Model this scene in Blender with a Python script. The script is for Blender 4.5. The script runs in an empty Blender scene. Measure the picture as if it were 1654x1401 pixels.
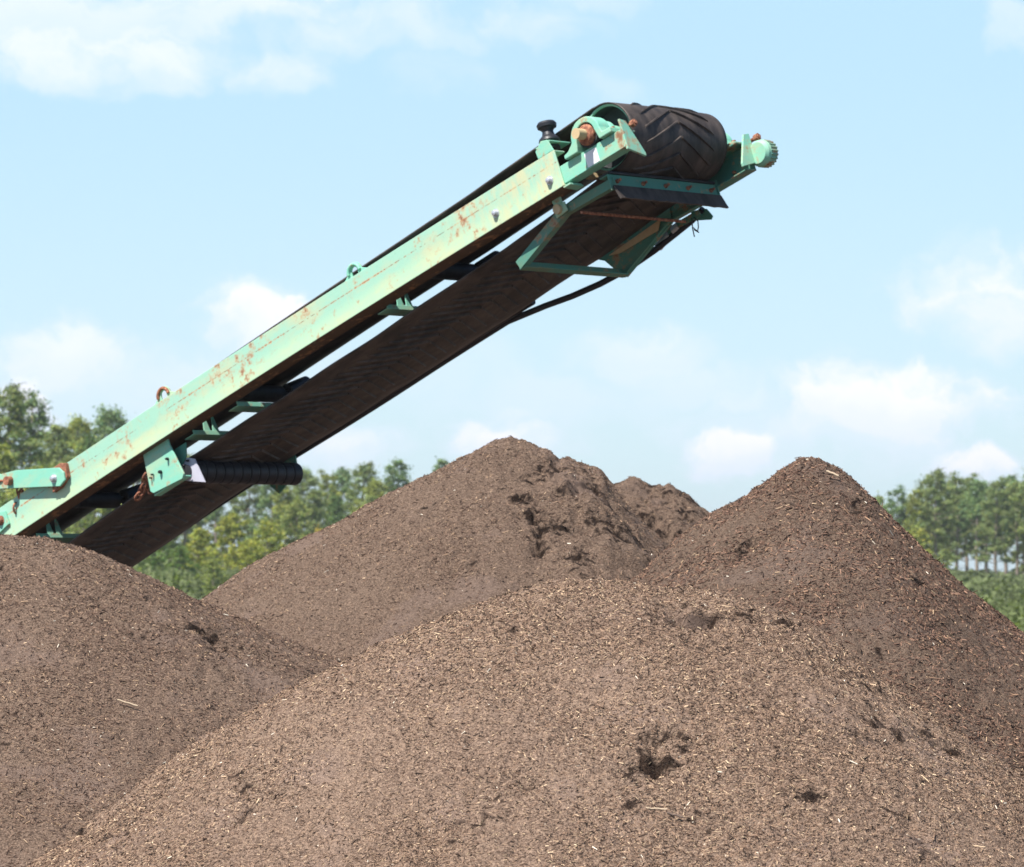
import bpy, math, random
import numpy as np
from mathutils import Vector
R = math.radians
C = bpy.context.scene.collection
SC = bpy.context.scene

# ------------------------------------------------------------------ camera
F_PX, CX, CY, YH, EYE = 7000.0, 827.0, 700.5, 920.0, 1.65
pitch = math.atan((YH - CY) / F_PX)
cd = bpy.data.cameras.new('camera'); cam = bpy.data.objects.new('camera', cd); C.objects.link(cam)
cd.sensor_width = 36.0; cd.lens = 36.0 * F_PX / 1654.0
cd.clip_start = 0.5; cd.clip_end = 5000
cam.location = (0, 0, EYE); cam.rotation_euler = (R(90) + pitch, 0, 0)
cd.dof.use_dof = True; cd.dof.focus_distance = 18.5; cd.dof.aperture_fstop = 11.5
SC.camera = cam

# ------------------------------------------------------------------ light, exposure
SUN = Vector((-0.754, -0.664, 1.70)).normalized()
ld = bpy.data.lights.new('sun', 'SUN'); sun = bpy.data.objects.new('sun', ld); C.objects.link(sun)
ld.energy = 5.0; ld.angle = R(0.5); ld.color = (1.0, 0.955, 0.89)
sun.rotation_euler = SUN.to_track_quat('Z', 'Y').to_euler()
SC.view_settings.view_transform = 'Standard'; SC.view_settings.look = 'None'
SC.view_settings.gamma = 1.0; SC.view_settings.exposure = 0.85
try: SC.cycles.max_bounces = 6; SC.cycles.transparent_max_bounces = 8
except Exception: pass

# ------------------------------------------------------------------ node helper
class NT:
    def __init__(s, tree): s.t = tree; s.n = tree.nodes; s.l = tree.links
    def new(s, kind, **kw):
        n = s.n.new(kind)
        for k, v in kw.items():
            if k == 'i':
                for kk, vv in v.items():
                    if isinstance(vv, bpy.types.NodeSocket): s.l.new(vv, n.inputs[kk])
                    else: n.inputs[kk].default_value = vv
            else: setattr(n, k, v)
        return n
    def math(s, op, a, b=0.0, c=0.0, clamp=False):
        return s.new('ShaderNodeMath', operation=op, use_clamp=clamp, i={0: a, 1: b, 2: c}).outputs[0]
    def mix(s, f, a, b, blend='MIX'):
        n = s.new('ShaderNodeMix', data_type='RGBA', blend_type=blend)
        for k, v in ((0, f), (6, a), (7, b)):
            if isinstance(v, bpy.types.NodeSocket): s.l.new(v, n.inputs[k])
            else: n.inputs[k].default_value = v if k == 0 else (tuple(v) + (1,))[:4]
        return n.outputs[2]
    def noise(s, vec, scale, detail=4, rough=0.55, dist=0.0):
        return s.new('ShaderNodeTexNoise', i={'Vector': vec, 'Scale': scale, 'Detail': detail, 'Roughness': rough, 'Distortion': dist}).outputs[0]
    def ramp(s, f, lo, hi):
        return s.new('ShaderNodeMapRange', interpolation_type='SMOOTHSTEP', i={0: f, 1: lo, 2: hi, 3: 0.0, 4: 1.0}).outputs[0]

# ------------------------------------------------------------------ sky with small drifting clouds
W = bpy.data.worlds.new('World'); SC.world = W; W.use_nodes = True
W.node_tree.nodes.clear(); n = NT(W.node_tree)
sky = n.new('ShaderNodeTexSky', sky_type='NISHITA', sun_disc=False)
sky.sun_elevation = math.asin(SUN.z); sky.sun_rotation = math.atan2(SUN.x, SUN.y) % (2 * math.pi)
sky.altitude = 0; sky.air_density = 1.0; sky.dust_density = 0.6; sky.ozone_density = 1.5
tc = n.new('ShaderNodeTexCoord'); D = tc.outputs['Generated']
sep = n.new('ShaderNodeSeparateXYZ', i={0: D}); dx, dy, dz = sep.outputs
yy = n.math('MAXIMUM', dy, 0.15)
az = n.math('DIVIDE', dx, yy); el = n.math('DIVIDE', dz, yy)
P2 = n.new('ShaderNodeCombineXYZ', i={0: az, 1: el, 2: 0.0}).outputs[0]
wv = n.new('ShaderNodeTexNoise', i={'Vector': P2, 'Scale': 48.0, 'Detail': 5.0, 'Roughness': 0.6}).outputs['Color']
wv = n.new('ShaderNodeVectorMath', operation='MULTIPLY', i={0: n.new('ShaderNodeVectorMath', operation='SUBTRACT', i={0: wv, 1: (.5, .5, .5)}).outputs[0], 1: (.030, .020, 0)}).outputs[0]
P2w = n.new('ShaderNodeVectorMath', operation='ADD', i={0: P2, 1: wv}).outputs[0]
sw = n.new('ShaderNodeSeparateXYZ', i={0: P2w}); azw, elw = sw.outputs[0], sw.outputs[1]
P2 = P2w
P2s = n.new('ShaderNodeVectorMath', operation='MULTIPLY', i={0: P2, 1: (1.0, 1.7, 1.0)}).outputs[0]
n1 = n.noise(P2s, 40, 9, 0.60, 0.5)
n2 = n.noise(P2s, 11, 3, 0.5)
wob = n.math('ADD', n.math('MULTIPLY', n.math('SUBTRACT', n1, 0.5), 2.6), n.math('MULTIPLY', n.math('SUBTRACT', n2, 0.5), 1.6))
CL = [(230, 25, 720, 85, .75), (190, 108, 290, 62, .8), (440, 120, 110, 55, .7), (415, 510, 130, 66, 1.15), (120, 565, 150, 85, .8),
      (330, 590, 110, 50, .4), (1610, 470, 180, 115, 1.2), (1430, 650, 240, 85, 1.15), (1240, 690, 150, 80, .6), (1180, 735, 105, 56, 1.2),
      (1570, 758, 125, 38, 1.3), (810, 712, 160, 62, 1.1), (1010, 565, 150, 60, .6), (1330, 700, 300, 110, .6), (900, 640, 260, 60, .4), (600, 40, 420, 60, .6), (230, 610, 330, 80, .5), (1120, 620, 130, 40, .45), (40, 655, 90, 50, 1.0), (1000, 155, 80, 35, .35),
      (740, 610, 150, 90, .3), (1640, 25, 70, 60, .5), (560, 730, 120, 50, .9), (950, 5, 100, 30, .5), (710, 110, 110, 50, .35),
      (-350, 420, 260, 110, 1.0), (2100, 300, 300, 120, 1.0), (2300, 640, 320, 90, 1.0), (-600, 700, 260, 80, .9), (1000, -300, 600, 120, .8)]
cov = None; lit = None
for (px, py, rx, ry, s) in CL:
    ax, ey = (px - CX) / F_PX, (YH - py) / F_PX
    qx = n.math('DIVIDE', n.math('SUBTRACT', azw, ax), rx / F_PX)
    qy = n.math('DIVIDE', n.math('SUBTRACT', elw, ey), ry / F_PX)
    r2 = n.math('ADD', n.math('MULTIPLY', qx, qx), n.math('MULTIPLY', qy, qy))
    f = n.math('SUBTRACT', 1.0, r2)
    f = n.math('ADD', f, n.math('MULTIPLY', wob, 1.1))
    f = n.math('MULTIPLY', n.ramp(f, -0.1, 1.22), s, clamp=True)
    # sunlit crown brighter than the base
    h = n.math('MULTIPLY', f, n.math('ADD', n.math('MULTIPLY', qy, 0.55), 0.45, clamp=True))
    cov = f if cov is None else n.math('MAXIMUM', cov, f)
    lit = h if lit is None else n.math('MAXIMUM', lit, h)
tint = n.mix(n.ramp(el, -0.01, 0.16), (0.80, 0.96, 1.02), (0.62, 0.83, 1.0))
skyc = n.mix(1.0, sky.outputs[0], tint, 'MULTIPLY')
flat = n.mix(n.ramp(el, -0.02, 0.135), (7.3, 9.1, 9.7), (5.3, 7.8, 9.9))
skyc = n.mix(n.math('MULTIPLY', n.math('SUBTRACT', 1.0, n.ramp(dz, 0.14, 0.42)), 0.8), skyc, flat)
cloud = n.mix(n.ramp(lit, 0.12, 0.7), (8.0, 8.7, 10.0), (9.9, 9.7, 10.5))
front = n.ramp(dy, 0.15, 0.4)
col = n.mix(n.math('MULTIPLY', n.math('MULTIPLY', cov, 0.88), front), skyc, cloud)
bg = n.new('ShaderNodeBackground', i={0: col, 1: 0.065})
n.l.new(bg.outputs[0], n.new('ShaderNodeOutputWorld').inputs[0])

# ------------------------------------------------------------------ materials
def mat(name, build):
    m = bpy.data.materials.new(name); m.use_nodes = True; m.node_tree.nodes.clear()
    k = NT(m.node_tree); bs = k.new('ShaderNodeBsdfPrincipled'); out = k.new('ShaderNodeOutputMaterial')
    k.l.new(bs.outputs[0], out.inputs[0]); build(k, bs, out); return m
def setp(k, bs, **kw):
    for a, b in kw.items():
        a = a.replace('_', ' ')
        if isinstance(b, bpy.types.NodeSocket): k.l.new(b, bs.inputs[a])
        elif isinstance(b, tuple): bs.inputs[a].default_value = b + (1,)
        else: bs.inputs[a].default_value = b
def bump(k, bs, h, strength=0.4, dist=0.01):
    b = k.new('ShaderNodeBump', i={'Strength': strength, 'Distance': dist, 'Height': h}); k.l.new(b.outputs[0], bs.inputs['Normal'])

def paint(base, stain, rust_amt=0.0, seam=False):
    def f(k, bs, out):
        a = k.new('ShaderNodeAttribute', attribute_name='cuv').outputs['Vector']
        s = k.new('ShaderNodeSeparateXYZ', i={0: a}); u, v, w = s.outputs
        st = k.new('ShaderNodeVectorMath', operation='MULTIPLY', i={0: a, 1: (1.0, 1.0, 3.0)}).outputs[0]
        st2 = k.new('ShaderNodeVectorMath', operation='MULTIPLY', i={0: a, 1: (3.0, 3.0, 1.2)}).outputs[0]
        big = k.noise(st, 2.2, 6, 0.62); mid = k.noise(st2, 6, 6, 0.7); fine = k.noise(a, 60, 5, 0.7)
        c = k.mix(k.math('MULTIPLY', k.ramp(big, .44, .70), .65), base, stain)
        c = k.mix(k.math('MULTIPLY', k.ramp(mid, .55, .75), .55), c, (base[0]*1.15, base[1]*1.02, base[2]*.85))
        c = k.mix(k.math('MULTIPLY', k.ramp(fine, .58, .72), .45), c, (base[0]*.6, base[1]*.6, base[2]*.55))
        rn = k.noise(a, 16, 8, 0.72); rn2 = k.noise(a, 3.0, 3, 0.5)
        thr = k.math('SUBTRACT', k.math('ADD', rn, k.math('MULTIPLY', rn2, 0.6)), 0.135)
        rm = k.math('MULTIPLY', k.ramp(thr, .84 - rust_amt, .98 - rust_amt), .85)
        if seam:
            # weld seam: rust bleeding out along it
            sd = k.math('ABSOLUTE', k.math('SUBTRACT', w, 0.168))
            run = k.math('MULTIPLY', k.math('SUBTRACT', 0.168, w), 9.0, clamp=True)
            sj = k.noise(k.new('ShaderNodeVectorMath', operation='MULTIPLY', i={0: a, 1: (1.0, 0.0, 0.25)}).outputs[0], 40, 5, 0.7)
            patch = k.noise(k.new('ShaderNodeVectorMath', operation='MULTIPLY', i={0: a, 1: (1.0, 0.0, 0.0)}).outputs[0], 1.3, 4, 0.6)
            near = k.math('SUBTRACT', 1.0, k.math('DIVIDE', sd, 0.042), clamp=True)
            sm = k.math('MULTIPLY', k.ramp(k.math('ADD', k.math('MULTIPLY', near, .55), k.math('MULTIPLY', sj, .6)), .72, .86), k.ramp(patch, .45, .58))
            line = k.math('MULTIPLY', k.math('LESS_THAN', sd, 0.0022), k.math('MULTIPLY', k.math('GREATER_THAN', sj, .50), k.math('GREATER_THAN', patch, .43)))
            c = k.mix(k.math('MULTIPLY', sm, .75), c, (.55, .24, .10))
            c = k.mix(k.math('MULTIPLY', line, .9), c, (.16, .055, .03))
            tri = k.math('MULTIPLY', k.ramp(k.math('SUBTRACT', 0.15, w), 0.0, 0.12), .38)
            c = k.mix(tri, c, (.60, .72, .42))
            headw = k.math('MULTIPLY', k.ramp(u, -1.7, -.05), k.ramp(mid, .38, .62)); c = k.mix(k.math('MULTIPLY', headw, .55), c, (.62, .50, .27))
            drip = k.noise(k.new('ShaderNodeVectorMath', operation='MULTIPLY', i={0: a, 1: (14.0, 0.0, 1.3)}).outputs[0], 2.0, 5, .6); c = k.mix(k.math('MULTIPLY', k.ramp(drip, .56, .74), .35), c, (.50, .44, .26))
            under = k.math('MULTIPLY', k.math('LESS_THAN', w, .0025), k.math('GREATER_THAN', v, -.0105))
            c = k.mix(k.math('MULTIPLY', under, k.ramp(big, .2, .4)), c, k.mix(mid, (.045, .022, .012), (.16, .10, .055)))
        c = k.mix(k.math('MULTIPLY', k.ramp(thr, .78 - rust_amt, .90 - rust_amt), .6), c, (.50, .26, .13))
        c = k.mix(rm, c, k.mix(fine, (.10, .035, .018), (.34, .13, .06)))
        rough = k.math('ADD', .48, k.math('MULTIPLY', mid, .25))
        setp(k, bs, Base_Color=c, Roughness=rough)
        bs.inputs['Specular IOR Level'].default_value = .35
        bump(k, bs, k.math('ADD', k.math('MULTIPLY', fine, .4), k.math('MULTIPLY', rm, -.8)), .35, .002)
    return f
M = {}
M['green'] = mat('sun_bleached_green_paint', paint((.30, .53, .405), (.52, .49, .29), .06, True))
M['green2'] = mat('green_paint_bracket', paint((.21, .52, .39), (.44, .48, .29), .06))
M['dkgreen'] = mat('shaded_green_paint', paint((.075, .24, .185), (.16, .20, .12), .08))  # darker copy of the green, shade on far and underslung parts put into colour
def f_rust(k, bs, out):
    a = k.new('ShaderNodeAttribute', attribute_name='cuv').outputs['Vector']
    x = k.noise(a, 45, 6, .7)
    setp(k, bs, Base_Color=k.mix(k.ramp(x, .35, .7), (.15, .05, .03), (.46, .20, .11)), Roughness=.9)
    bump(k, bs, x, .6, .003)
M['rust'] = mat('rusty_steel', f_rust)
def f_zinc(k, bs, out):
    a = k.new('ShaderNodeTexCoord').outputs['Object']
    x = k.noise(a, 30, 4, .6)
    setp(k, bs, Base_Color=k.mix(x, (.42, .43, .46), (.66, .66, .70)), Roughness=.42, Metallic=.6)
M['zinc'] = mat('zinc_plated_steel', f_zinc)
def f_grey(k, bs, out):
    a = k.new('ShaderNodeTexCoord').outputs['Object']
    x = k.noise(a, 12, 5, .6)
    setp(k, bs, Base_Color=k.mix(x, (.38, .38, .45), (.55, .54, .62)), Roughness=.55)
M['grey'] = mat('grey_primed_plate', f_grey)
def f_tan(k, bs, out):
    a = k.new('ShaderNodeAttribute', attribute_name='cuv').outputs['Vector']
    x = k.noise(a, 25, 5, .6)
    setp(k, bs, Base_Color=k.mix(x, (.42, .30, .16), (.62, .47, .27)), Roughness=.7)
M['tan'] = mat('tan_worn_steel', f_tan)
def rubber(c1, c2, spec=.4, r=.6):
    def f(k, bs, out):
        a = k.new('ShaderNodeAttribute', attribute_name='cuv').outputs['Vector']
        x = k.noise(k.new('ShaderNodeVectorMath', operation='MULTIPLY', i={0: a, 1: (1, 2.5, 1)}).outputs[0], 4, 7, .65)
        y = k.noise(a, 70, 4, .7)
        c = k.mix(k.ramp(x, .35, .7), c1, c2)
        c = k.mix(k.math('MULTIPLY', k.ramp(y, .58, .75), .5), c, (c2[0]*1.7, c2[1]*1.6, c2[2]*1.5))
        setp(k, bs, Base_Color=c, Roughness=r); bs.inputs['Specular IOR Level'].default_value = spec
        bump(k, bs, y, .25, .002)
    return f
M['belt'] = mat('dusty_belt_rubber', rubber((.026, .021, .019), (.088, .068, .057)))
M['rubber'] = mat('black_rubber', rubber((.016, .017, .021), (.034, .034, .040), .5, .45))
M['hose'] = mat('black_hose_rubber', rubber((.012, .012, .016), (.020, .020, .026), .4, .5))
def f_white(k, bs, out):
    setp(k, bs, Base_Color=(.80, .80, .80), Roughness=.5)
M['white'] = mat('white_sticker', f_white)
def f_dks(k, bs, out):
    x = k.noise(k.new('ShaderNodeTexCoord').outputs['Object'], 14, 5, .6); setp(k, bs, Base_Color=k.mix(x, (.018, .022, .024), (.05, .055, .055)), Roughness=.8)
M['dks'] = mat('dark_steel', f_dks)  # near-black steel for the drum shell and bearing cores

def f_mulch(tone):
    def f(k, bs, out):
        a = k.new('ShaderNodeTexCoord').outputs['Object']
        x = k.noise(a, 1.3, 4, .6); y = k.noise(a, 22, 6, .75); z = k.noise(a, 110, 4, .8)
        v = k.new('ShaderNodeTexVoronoi', feature='F1', i={'Vector': k.new('ShaderNodeVectorMath', operation='MULTIPLY', i={0: a, 1: (1, 1, 1.6)}).outputs[0], 'Scale': 75.0, 'Randomness': 1.0})
        vc = k.new('ShaderNodeSeparateColor', i={0: v.outputs['Color']}).outputs[0]
        t = tone * 1.20
        zz = k.noise(a, 230, 3, .8)
        v2 = k.new('ShaderNodeTexVoronoi', feature='F1', i={'Vector': k.new('ShaderNodeVectorMath', operation='MULTIPLY', i={0: a, 1: (1, 1.3, 1.6)}).outputs[0], 'Scale': 150.0, 'Randomness': 1.0})
        vc2 = k.new('ShaderNodeSeparateColor', i={0: v2.outputs['Color']}).outputs[1]
        c = k.mix(k.ramp(x, .35, .65), (.116*t, .083*t, .063*t), (.148*t, .109*t, .083*t))
        c = k.mix(k.math('MULTIPLY', k.ramp(y, .52, .32), .55), c, (.070*t, .048*t, .036*t))
        c = k.mix(k.math('MULTIPLY', k.ramp(vc, .35, 1.0), .50), c, (.23*t, .17*t, .125*t))
        c = k.mix(k.math('MULTIPLY', k.ramp(vc2, .55, 1.0), .60), c, (.27*t, .20*t, .15*t))
        c = k.mix(k.math('MULTIPLY', k.ramp(vc2, .35, .0), .65), c, (.048*t, .033*t, .025*t))
        c = k.mix(k.math('MULTIPLY', k.ramp(zz, .56, .70), .5), c, (.30*t, .225*t, .165*t))
        c = k.mix(k.math('MULTIPLY', k.ramp(z, .48, .37), .92), c, (.035*t, .024*t, .018*t))
        shd = k.new('ShaderNodeAttribute', attribute_name='damp').outputs['Fac']  # 'damp' holds the painted crevice shade mask
        c = k.mix(shd, c, k.mix(1.0, c, (.13, .115, .11), 'MULTIPLY'))  # painted crevice shade multiplied into the mulch colour
        fi = k.noise(a, 2.4, 3, .5); c = k.mix(k.math('MULTIPLY', k.ramp(fi, .55, .68), .45), c, (.165 * t, .125 * t, .105 * t))
        c = k.mix(1.0, c, (1.06, .99, .95), 'MULTIPLY')
        setp(k, bs, Base_Color=c, Roughness=.95); bs.inputs['Specular IOR Level'].default_value = .15
        h = k.math('ADD', k.math('MULTIPLY', k.math('ADD', z, k.math('MULTIPLY', vc2, .5)), .5), k.math('ADD', k.math('MULTIPLY', vc, .35), k.math('MULTIPLY', y, .6)))
        bump(k, bs, h, 1.0, .022)
    return f
def f_chips(k, bs, out):
    a = k.new('ShaderNodeAttribute', attribute_name='chip_tint').outputs['Color']
    o = k.new('ShaderNodeTexCoord').outputs['Object']
    c = k.mix(k.noise(o, 220, 3, .7), k.mix(1.0, a, (.7, .68, .66), 'MULTIPLY'), a)
    c = k.mix(1.0, c, (1.28, 1.225, 1.14), 'MULTIPLY')
    setp(k, bs, Base_Color=c, Roughness=.85); bs.inputs['Specular IOR Level'].default_value = .2
M['chips'] = mat('shredded_bark_chips', f_chips)

# ------------------------------------------------------------------ object helpers
def prop(o, label=None, cat=None, group=None, kind=None):
    if label: o['label'] = label
    if cat: o['category'] = cat
    if group: o['group'] = group
    if kind: o['kind'] = kind
    return o
def empty(name, loc, label=None, cat=None, group=None):
    o = bpy.data.objects.new(name, None); C.objects.link(o); o.location = loc; o.empty_display_size = .3
    return prop(o, label, cat, group)
def mesh_np(name, V, faces_flat, loop_tot, smooth=None, mats=(), parent=None, origin=(0, 0, 0)):
    me = bpy.data.meshes.new(name)
    V = np.asarray(V, np.float32) - np.asarray(origin, np.float32)
    nl = len(faces_flat); nf = len(loop_tot)
    me.vertices.add(len(V)); me.vertices.foreach_set('co', V.ravel())
    me.loops.add(nl); me.loops.foreach_set('vertex_index', np.asarray(faces_flat, np.int32))
    me.polygons.add(nf)
    st = np.zeros(nf, np.int32); st[1:] = np.cumsum(loop_tot)[:-1]
    me.polygons.foreach_set('loop_start', st); me.polygons.foreach_set('loop_total', np.asarray(loop_tot, np.int32))
    if smooth is not None: me.polygons.foreach_set('use_smooth', np.asarray(smooth, bool) if np.ndim(smooth) else np.full(nf, smooth))
    for m in mats: me.materials.append(m)
    me.update(calc_edges=True)
    o = bpy.data.objects.new(name, me); C.objects.link(o)
    if parent is not None: o.parent = parent
    return o

# ------------------------------------------------------------------ conveyor frame: u up the belt, v across (near to far), w out of the belt
TH, AL, KD = 0.8215, 0.3759, 0.0026
O0 = np.array([0.3418, 27.5663, 2.4476 + EYE])
cv = np.array([math.cos(TH), math.sin(TH), 0]); ch = np.array([math.sin(TH), -math.cos(TH), 0]); cz = np.array([0, 0, 1.0])
cu = ch * math.cos(AL) + cz * math.sin(AL); cw = -ch * math.sin(AL) + cz * math.cos(AL)
def cworld(A):
    A = np.asarray(A, float).reshape(-1, 3)
    return O0 + A[:, :1] * cu + A[:, 1:2] * cv + (A[:, 2:3] - KD * A[:, :1] ** 2) * cw
TAIL = cworld([[-9.0, .62, -.4]])[0]; ROOT = np.array([TAIL[0], TAIL[1], 0.0])
conv = empty('belt_conveyor', ROOT, 'rust-streaked mint green belt conveyor rising above the mulch piles with a black chevron belt', 'conveyor')

class MB:
    """collects shapes in conveyor coordinates"""
    def __init__(s): s.v = []; s.f = []; s.s = []
    def add(s, vs, fs, sm=False):
        b = len(s.v); s.v += [tuple(map(float, q)) for q in vs]
        for f in fs: s.f.append([b + i for i in f]); s.s.append(sm)
    def prism(s, poly, ax, a0, a1):
        """poly of 2D points in the two axes other than ax, extruded from a0 to a1"""
        n_ = len(poly)
        def pt(p, a):
            q = list(p); q.insert(ax, a); return q
        vs = [pt(p, a0) for p in poly] + [pt(p, a1) for p in poly]
        fs = [list(range(n_))[::-1], list(range(n_, 2 * n_))] + [[i, (i + 1) % n_, n_ + (i + 1) % n_, n_ + i] for i in range(n_)]
        s.add(vs, fs)
    def box(s, u0, u1, v0, v1, w0, w1): s.prism([(v0, w0), (v1, w0), (v1, w1), (v0, w1)], 0, u0, u1)
    def sweep(s, sec, us):
        n_ = len(sec); vs = []; fs = []
        for u in us: vs += [(u, p[0], p[1]) for p in sec]
        for k in range(len(us) - 1):
            for i in range(n_):
                j = (i + 1) % n_; fs.append([k * n_ + i, k * n_ + j, (k + 1) * n_ + j, (k + 1) * n_ + i])
        m = (len(us) - 1) * n_
        fs += [list(range(n_))[::-1], [m + i for i in range(n_)]]
        s.add(vs, fs)
    def lathe(s, c, axis, prof, seg=28, cap=True):
        """profile of (t, r) along axis through c"""
        c = np.array(c, float); axis = np.array(axis, float); axis /= np.linalg.norm(axis)
        h = np.array([1, 0, 0]) if abs(axis[0]) < .8 else np.array([0, 1, 0])
        a = np.cross(axis, h); a /= np.linalg.norm(a); b = np.cross(axis, a)
        rings = []
        for (t, r) in prof:
            rings.append([c + axis * t + r * (math.cos(q) * a + math.sin(q) * b) for q in np.linspace(0, 2 * math.pi, seg, endpoint=False)])
        for k in range(len(prof) - 1):
            vs = rings[k] + rings[k + 1]
            s.add(vs, [[i, (i + 1) % seg, seg + (i + 1) % seg, seg + i] for i in range(seg)], True)
        if cap:
            s.add(rings[0], [list(range(seg))[::-1]]); s.add(rings[-1], [list(range(seg))])
    def cyl(s, c, axis, l0, l1, r, seg=24): s.lathe(c, axis, [(l0, r), (l1, r)], seg)
    def tube(s, pts, r, seg=10):
        pts = [np.array(p, float) for p in pts]; rings = []; prev = None
        for i, p in enumerate(pts):
            d = pts[min(i + 1, len(pts) - 1)] - pts[max(i - 1, 0)]; d /= np.linalg.norm(d)
            if prev is None:
                h = np.array([0, 1, 0]) if abs(d[1]) < .8 else np.array([1, 0, 0]); a = np.cross(d, h)
            else: a = prev - d * (prev @ d)
            a /= np.linalg.norm(a); prev = a; b = np.cross(d, a)
            rings += [p + r * (math.cos(q) * a + math.sin(q) * b) for q in np.linspace(0, 2 * math.pi, seg, endpoint=False)]
        n_ = len(pts); fs = [[k * seg + i, k * seg + (i + 1) % seg, (k + 1) * seg + (i + 1) % seg, (k + 1) * seg + i] for k in range(n_ - 1) for i in range(seg)]
        s.add(rings, fs, True)
        s.add(rings[:seg], [list(range(seg))[::-1]]); s.add(rings[-seg:], [list(range(seg))])
    def build(s, name, m, parent=None, bevel=.0025, world=False):
        V = np.array(s.v); Wd = V if world else cworld(V)
        parent = conv if parent is None else parent
        q = parent; org = np.array(q.location)
        while q.parent is not None: q = q.parent; org = org + np.array(q.location)
        o = mesh_np(name, Wd, [i for f in s.f for i in f], [len(f) for f in s.f], s.s, (m,), parent, org)
        at = o.data.attributes.new('cuv', 'FLOAT_VECTOR', 'POINT'); at.data.foreach_set('vector', V.astype(np.float32).ravel())
        if bevel:
            b = o.modifiers.new('bevel', 'BEVEL'); b.width = bevel; b.segments = 2; b.limit_method = 'ANGLE'; b.angle_limit = R(40)
            b.harden_normals = False
        return o
mir = lambda v: 1.25 - v
def mpoly(p): return [(1.25 - a, b) for a, b in p]

# ---- side beams (rolled channels)
US = np.linspace(-9, 0, 37)
sec = [(-.012, 0), (.14, 0), (.14, .012), (0, .012), (0, .238), (.09, .238), (.09, .25), (-.012, .25)]
b = MB(); b.sweep(sec, US)
beam = b.build('side_beam', M['green'], bevel=.004); beam['label'] = 'sunlit near side beam, mint paint streaked with rust'
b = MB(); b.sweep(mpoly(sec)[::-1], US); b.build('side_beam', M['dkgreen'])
# rounded bolt heads on the near web
def bolt(u, w, v=-.012, r=.022, m='zinc', parent=None, name='bolt', sgn=-1, washer=True):
    b = MB()
    if washer: b.cyl((u, v, w), (0, sgn, 0), 0, .005, r * 1.35, 20)
    b.lathe((u, v, w), (0, sgn, 0), [(.004, r), (.016, r), (.026, r * .72), (.030, r * .1)], 20)
    return b.build(name, M[m], parent, 0)
bolt(-.61, .085, parent=beam); bolt(-.103, .081, parent=beam)
# square end plate lip of the beam and the tab carrying the guide roller
b = MB()
b.prism([(-.145, .25), (-.004, .25), (-.03, .335), (-.085, .35), (-.15, .305)], 1, -.012, 0)
b.box(-.15, -.02, -.001, .20, .322, .332)
b.build('roller_bracket', M['green2'])
b = MB(); b.prism([(-.012, -.003), (.10, -.004), (.115, -.022), (-.012, -.015)], 0, -.012, .05)
b.build('lip_plate', M['green2'], beam, .001)

# ---- head frame extension, take-up caps, sticker
for side in (0, 1):
    lo = .014 if side == 0 else -.065
    ext = [(.001, lo), (.10, lo), (.10, lo + .010), (.011, lo + .010), (.011, .122), (.13, .122), (.13, .134), (.001, .134)]
    if side: ext = mpoly(ext)[::-1]
    b = MB(); b.sweep(ext, np.linspace(-.12 if side == 0 else -.5, .56, 8))
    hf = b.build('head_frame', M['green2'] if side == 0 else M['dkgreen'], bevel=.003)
    cap = [(-.012, -.012), (.148, -.052), (.150, -.030), (.045, .185), (-.012, .195)]
    if side: cap = mpoly(cap)
    b = MB(); b.prism(cap, 0, .562, .578); b.build('end_cap', M['green2'], hf, .002)
    b = MB(); vv = .085 if side == 0 else mir(-.055)
    b.cyl((.50, vv, .160), (1, 0, 0), 0, .125, .013, 14); b.cyl((.585, vv, .160), (1, 0, 0), 0, .03, .026, 6)
    b.build('take_up_bolt', M['rust'], hf, .002)
    if side == 0:
        b = MB(); b.prism([(.217, .022), (.324, .022), (.324, .116), (.217, .116)], 1, -.002, .001); b.build('sticker', M['white'], hf, 0)
    else:
        for uu, ww in ((.50, .03), (.52, .08), (.40, -.005)): bolt(uu, ww, mir(.012), .012, 'rust', hf, 'bolt', -1, False)

# ---- pillow block bearings
UD, WD = .297, .214
for side in (0, 1):
    def V(v): return v if side == 0 else mir(v)
    ring = MB(); outer = []; inner = []
    for i in range(25):
        q = math.pi * (i / 24.0); outer.append((UD - .125 * math.cos(q), WD + .115 * math.sin(q)))
        inner.append((UD - .080 * math.cos(q), WD + .078 * math.sin(q)))
    foot = [(UD + .135, .175), (UD + .165, .172), (UD + .205, .172), (UD + .205, .138)]
    lf = [(UD - .215, .138), (UD - .215, .165), (UD - .175, .175), (UD - .14, .20)]
    prof = lf + outer + foot + [(UD + .10, .138), (UD + .092, .17)] + inner[::-1] + [(UD - .09, .17), (UD - .10, .138)]
    ring.prism(prof, 1, V(-.035), V(.075))
    bh = ring.build('bearing_housing', M['green2'], bevel=.006)
    b = MB(); b.cyl((UD, V(.0), WD), (0, 1, 0), -.01 if side == 0 else -.03, .05 if side == 0 else .03, .082, 28); b.build('bearing_core', M['dks'], bh, .004)
    b = MB(); sg = -1 if side == 0 else 1
    b.lathe((UD, V(-.0), WD), (0, sg, 0), [(0, .070), (.03, .068), (.045, .056), (.052, .040)], 28); b.build('seal_ring', M['rust'], bh, 0)
    for du in (-.185, .175):
        b = MB(); b.cyl((UD + du, V(.03), .17), (0, 0, 1), 0, .018, .017, 6); b.build('bolt', M['rust'], bh, .002)
b = MB(); b.cyl((UD, -.125, WD), (0, 1, 0), 0, 1.52, .035, 28); b.build('shaft', M['tan'], bevel=.003)

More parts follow.
